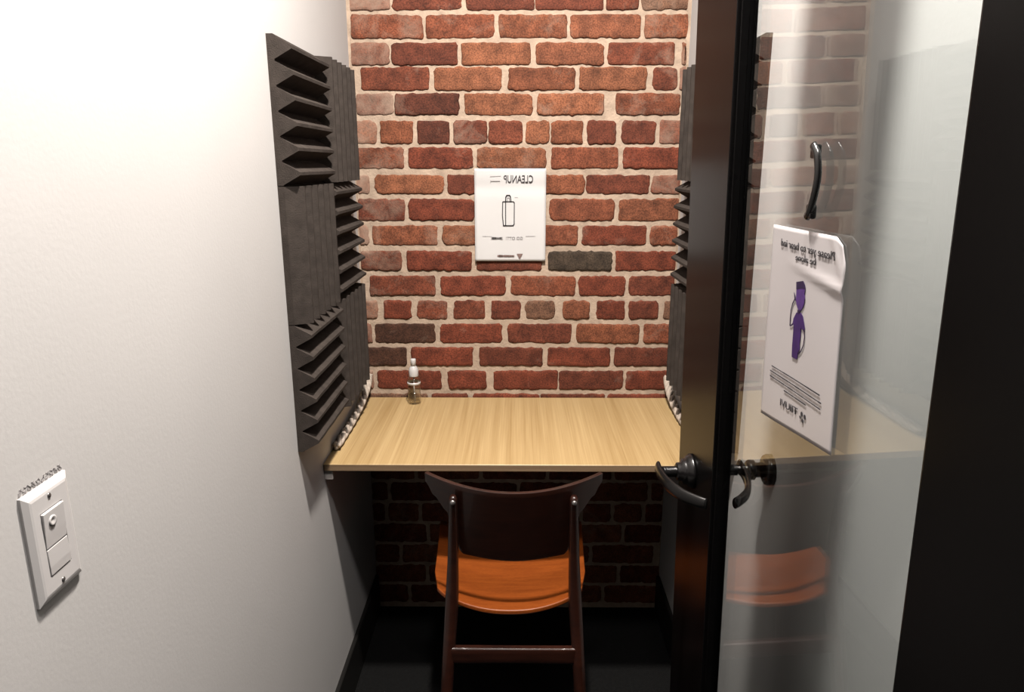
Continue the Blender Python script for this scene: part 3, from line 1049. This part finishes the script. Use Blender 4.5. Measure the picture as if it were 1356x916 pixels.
place_text('Please yer to hear ind', 1035, 325, 1106, 345, 0.0118, M['ink'], 'heading', 'mirrored first heading line')
place_text('be alone', 1054.5, 344, 1081, 351, 0.0098, M['ink'], 'subheading', 'mirrored second heading line')
place_text('TIIUVI', 1034, 536, 1056, 550, 0.0115, M['ink'], 'brand_lettering', 'mirrored dark letters at the foot of the page')
bm = bmesh.new()
for (a, b_, c, d, w) in ((1023, 484, 1086, 523, .0013), (1021, 490, 1088, 534, .0014), (1021, 497, 1087, 542, .0014), (1039, 517, 1067, 536, .0013)):
    A_, B_ = Vector(dl(a, b_)), Vector(dl(c, d))
    rr = random.Random(int(b_))
    t = 0.0
    while t < 1:
        e = min(1, t + rr.uniform(0.05, 0.14))
        p0, p1 = A_.lerp(B_, t), A_.lerp(B_, e)
        b2 = bmesh.new(); stroke(b2, [tuple(p0), tuple(p1)], w * rr.uniform(.7, 1.15), ZD, ZD + 0.0003); merge(bm, b2)
        t = e + 0.012
on_page(bm, 0.0)
tag(obj('fine_print', bm, M['ink'], dsign), 'four slanting lines of tiny print')
bm = bmesh.new()
for (a, b_, r_) in ((1062, 548, 2.4), (1066, 552, 2.4), (1063, 557, 2.2), (1060, 552, 1.6)):
    c = Vector(dl(a, b_))
    poly_prism(bm, [(c.x + 0.0026 * r_ / 2.4 * math.cos(k * math.pi / 5), c.y + 0.0026 * r_ / 2.4 * math.sin(k * math.pi / 5)) for k in range(10)], ZD, ZD + 0.0003)
on_page(bm, 0.0)
tag(obj('emblem', bm, M['ink'], dsign), 'small dark petal emblem')


def cr5(x, y): return dl(1030 + x / 7.633, 365 + y / 7.633)


bm = bmesh.new()
poly_prism(bm, [cr5(*p) for p in ((197, 130), (192, 250), (202, 310), (220, 355), (245, 350), (272, 300), (285, 230), (278, 190), (290, 130), (240, 120))], ZD, ZD + .0003)
on_page(bm, 0.0)
fig = tag(obj('purple_figure', bm, M['purple_light'], dsign), 'purple folded shape with two looping straps')
bm = bmesh.new()
poly_prism(bm, [cr5(*p) for p in ((197, 62), (268, 52), (284, 90), (290, 135), (250, 128), (196, 138))], ZD, ZD + .0004)
poly_prism(bm, [cr5(*p) for p in ((208, 345), (238, 345), (228, 385), (205, 375))], ZD, ZD + .0004)
poly_prism(bm, [cr5(*p) for p in ((172, 165), (184, 200), (192, 260), (176, 235))], ZD, ZD + .0004)
on_page(bm, 0.0)
obj('dark_band', bm, M['purple_dark'], fig)
bm = bmesh.new()
poly_prism(bm, [cr5(*p) for p in ((195, 372), (240, 375), (262, 410), (272, 470), (284, 540), (270, 552), (240, 530), (238, 600), (225, 700), (230, 740), (205, 780), (204, 830), (192, 845), (145, 820), (150, 700), (160, 580), (166, 490), (152, 500), (165, 430))], ZD, ZD + .0003)
on_page(bm, 0.0)
obj('lower_fold', bm, M['purple'], fig)
for lp, lw in ((((178, 235), (155, 280), (138, 350), (130, 430), (126, 500), (140, 502), (160, 480)), 0.0014),
               (((262, 545), (274, 560), (278, 620), (266, 700), (240, 760), (208, 790)), 0.0013)):
    bm = bmesh.new()
    stroke(bm, [cr5(*p) for p in lp], lw, ZD, ZD + .0003)
    on_page(bm, 0.0)
    obj('strap_loop', bm, M['purple_dark'], fig)

# ------------------------------------------------------------------ ceiling lamp (above the frame) and light
lamp = tag(empty('ceiling_light', (0.0, LAMP_Y, ZC)), 'round white lamp on the ceiling of the booth', 'lamp')
bm = bmesh.new(); add_lathe(bm, [(0, 0), (0.13, 0), (0.13, -0.02), (0.115, -0.028), (0.105, -0.024), (0, -0.024)], 40)
obj('lamp_body', bm, M['lamp_body'], lamp, True)
bm = bmesh.new(); add_lathe(bm, [(0.104, -0.0245), (0.095, -0.030), (0, -0.033)], 40)
obj('lamp_diffuser', bm, M['diffuser'], lamp, True)
ld = bpy.data.lights.new('lamp_glow', 'AREA')
ld.shape = 'DISK'; ld.size = 0.10; ld.energy = 52.0; ld.color = (1.0, 0.93, 0.86)
lo = bpy.data.objects.new('lamp_glow', ld); COL.objects.link(lo)
lo.location = (0, LAMP_Y, ZC - 0.036)
# unseen lamp added just inside the doorway to brighten the near walls
fill_lamp = tag(empty('ceiling_light', (0.08, 0.42, ZC)), 'added round white fill lamp on the ceiling at the booth doorway', 'lamp')
for c in list(lamp.children):
    k = c.copy(); COL.objects.link(k); k.parent = fill_lamp
hd = bpy.data.lights.new('fill_glow', 'AREA')
hd.shape = 'DISK'; hd.size = 0.20; hd.energy = 15.0; hd.color = (1.0, 0.94, 0.90)
ho = bpy.data.objects.new('fill_glow', hd); COL.objects.link(ho)
ho.location = (0.08, 0.42, ZC - 0.036)

w = bpy.data.worlds.new('world'); SC.world = w; w.use_nodes = True
w.node_tree.nodes['Background'].inputs[0].default_value = (1.0, 0.95, 0.92, 1)
w.node_tree.nodes['Background'].inputs[1].default_value = 0.02

SC.view_settings.view_transform = 'Standard'
SC.view_settings.look = 'None'
SC.view_settings.exposure = -math.log2(ALB)
SC.view_settings.gamma = 1.0
SC.view_settings.use_curve_mapping = False
SC.cycles.use_denoising = True
SC.cycles.diffuse_bounces = 1
SC.cycles.transparent_max_bounces = 16
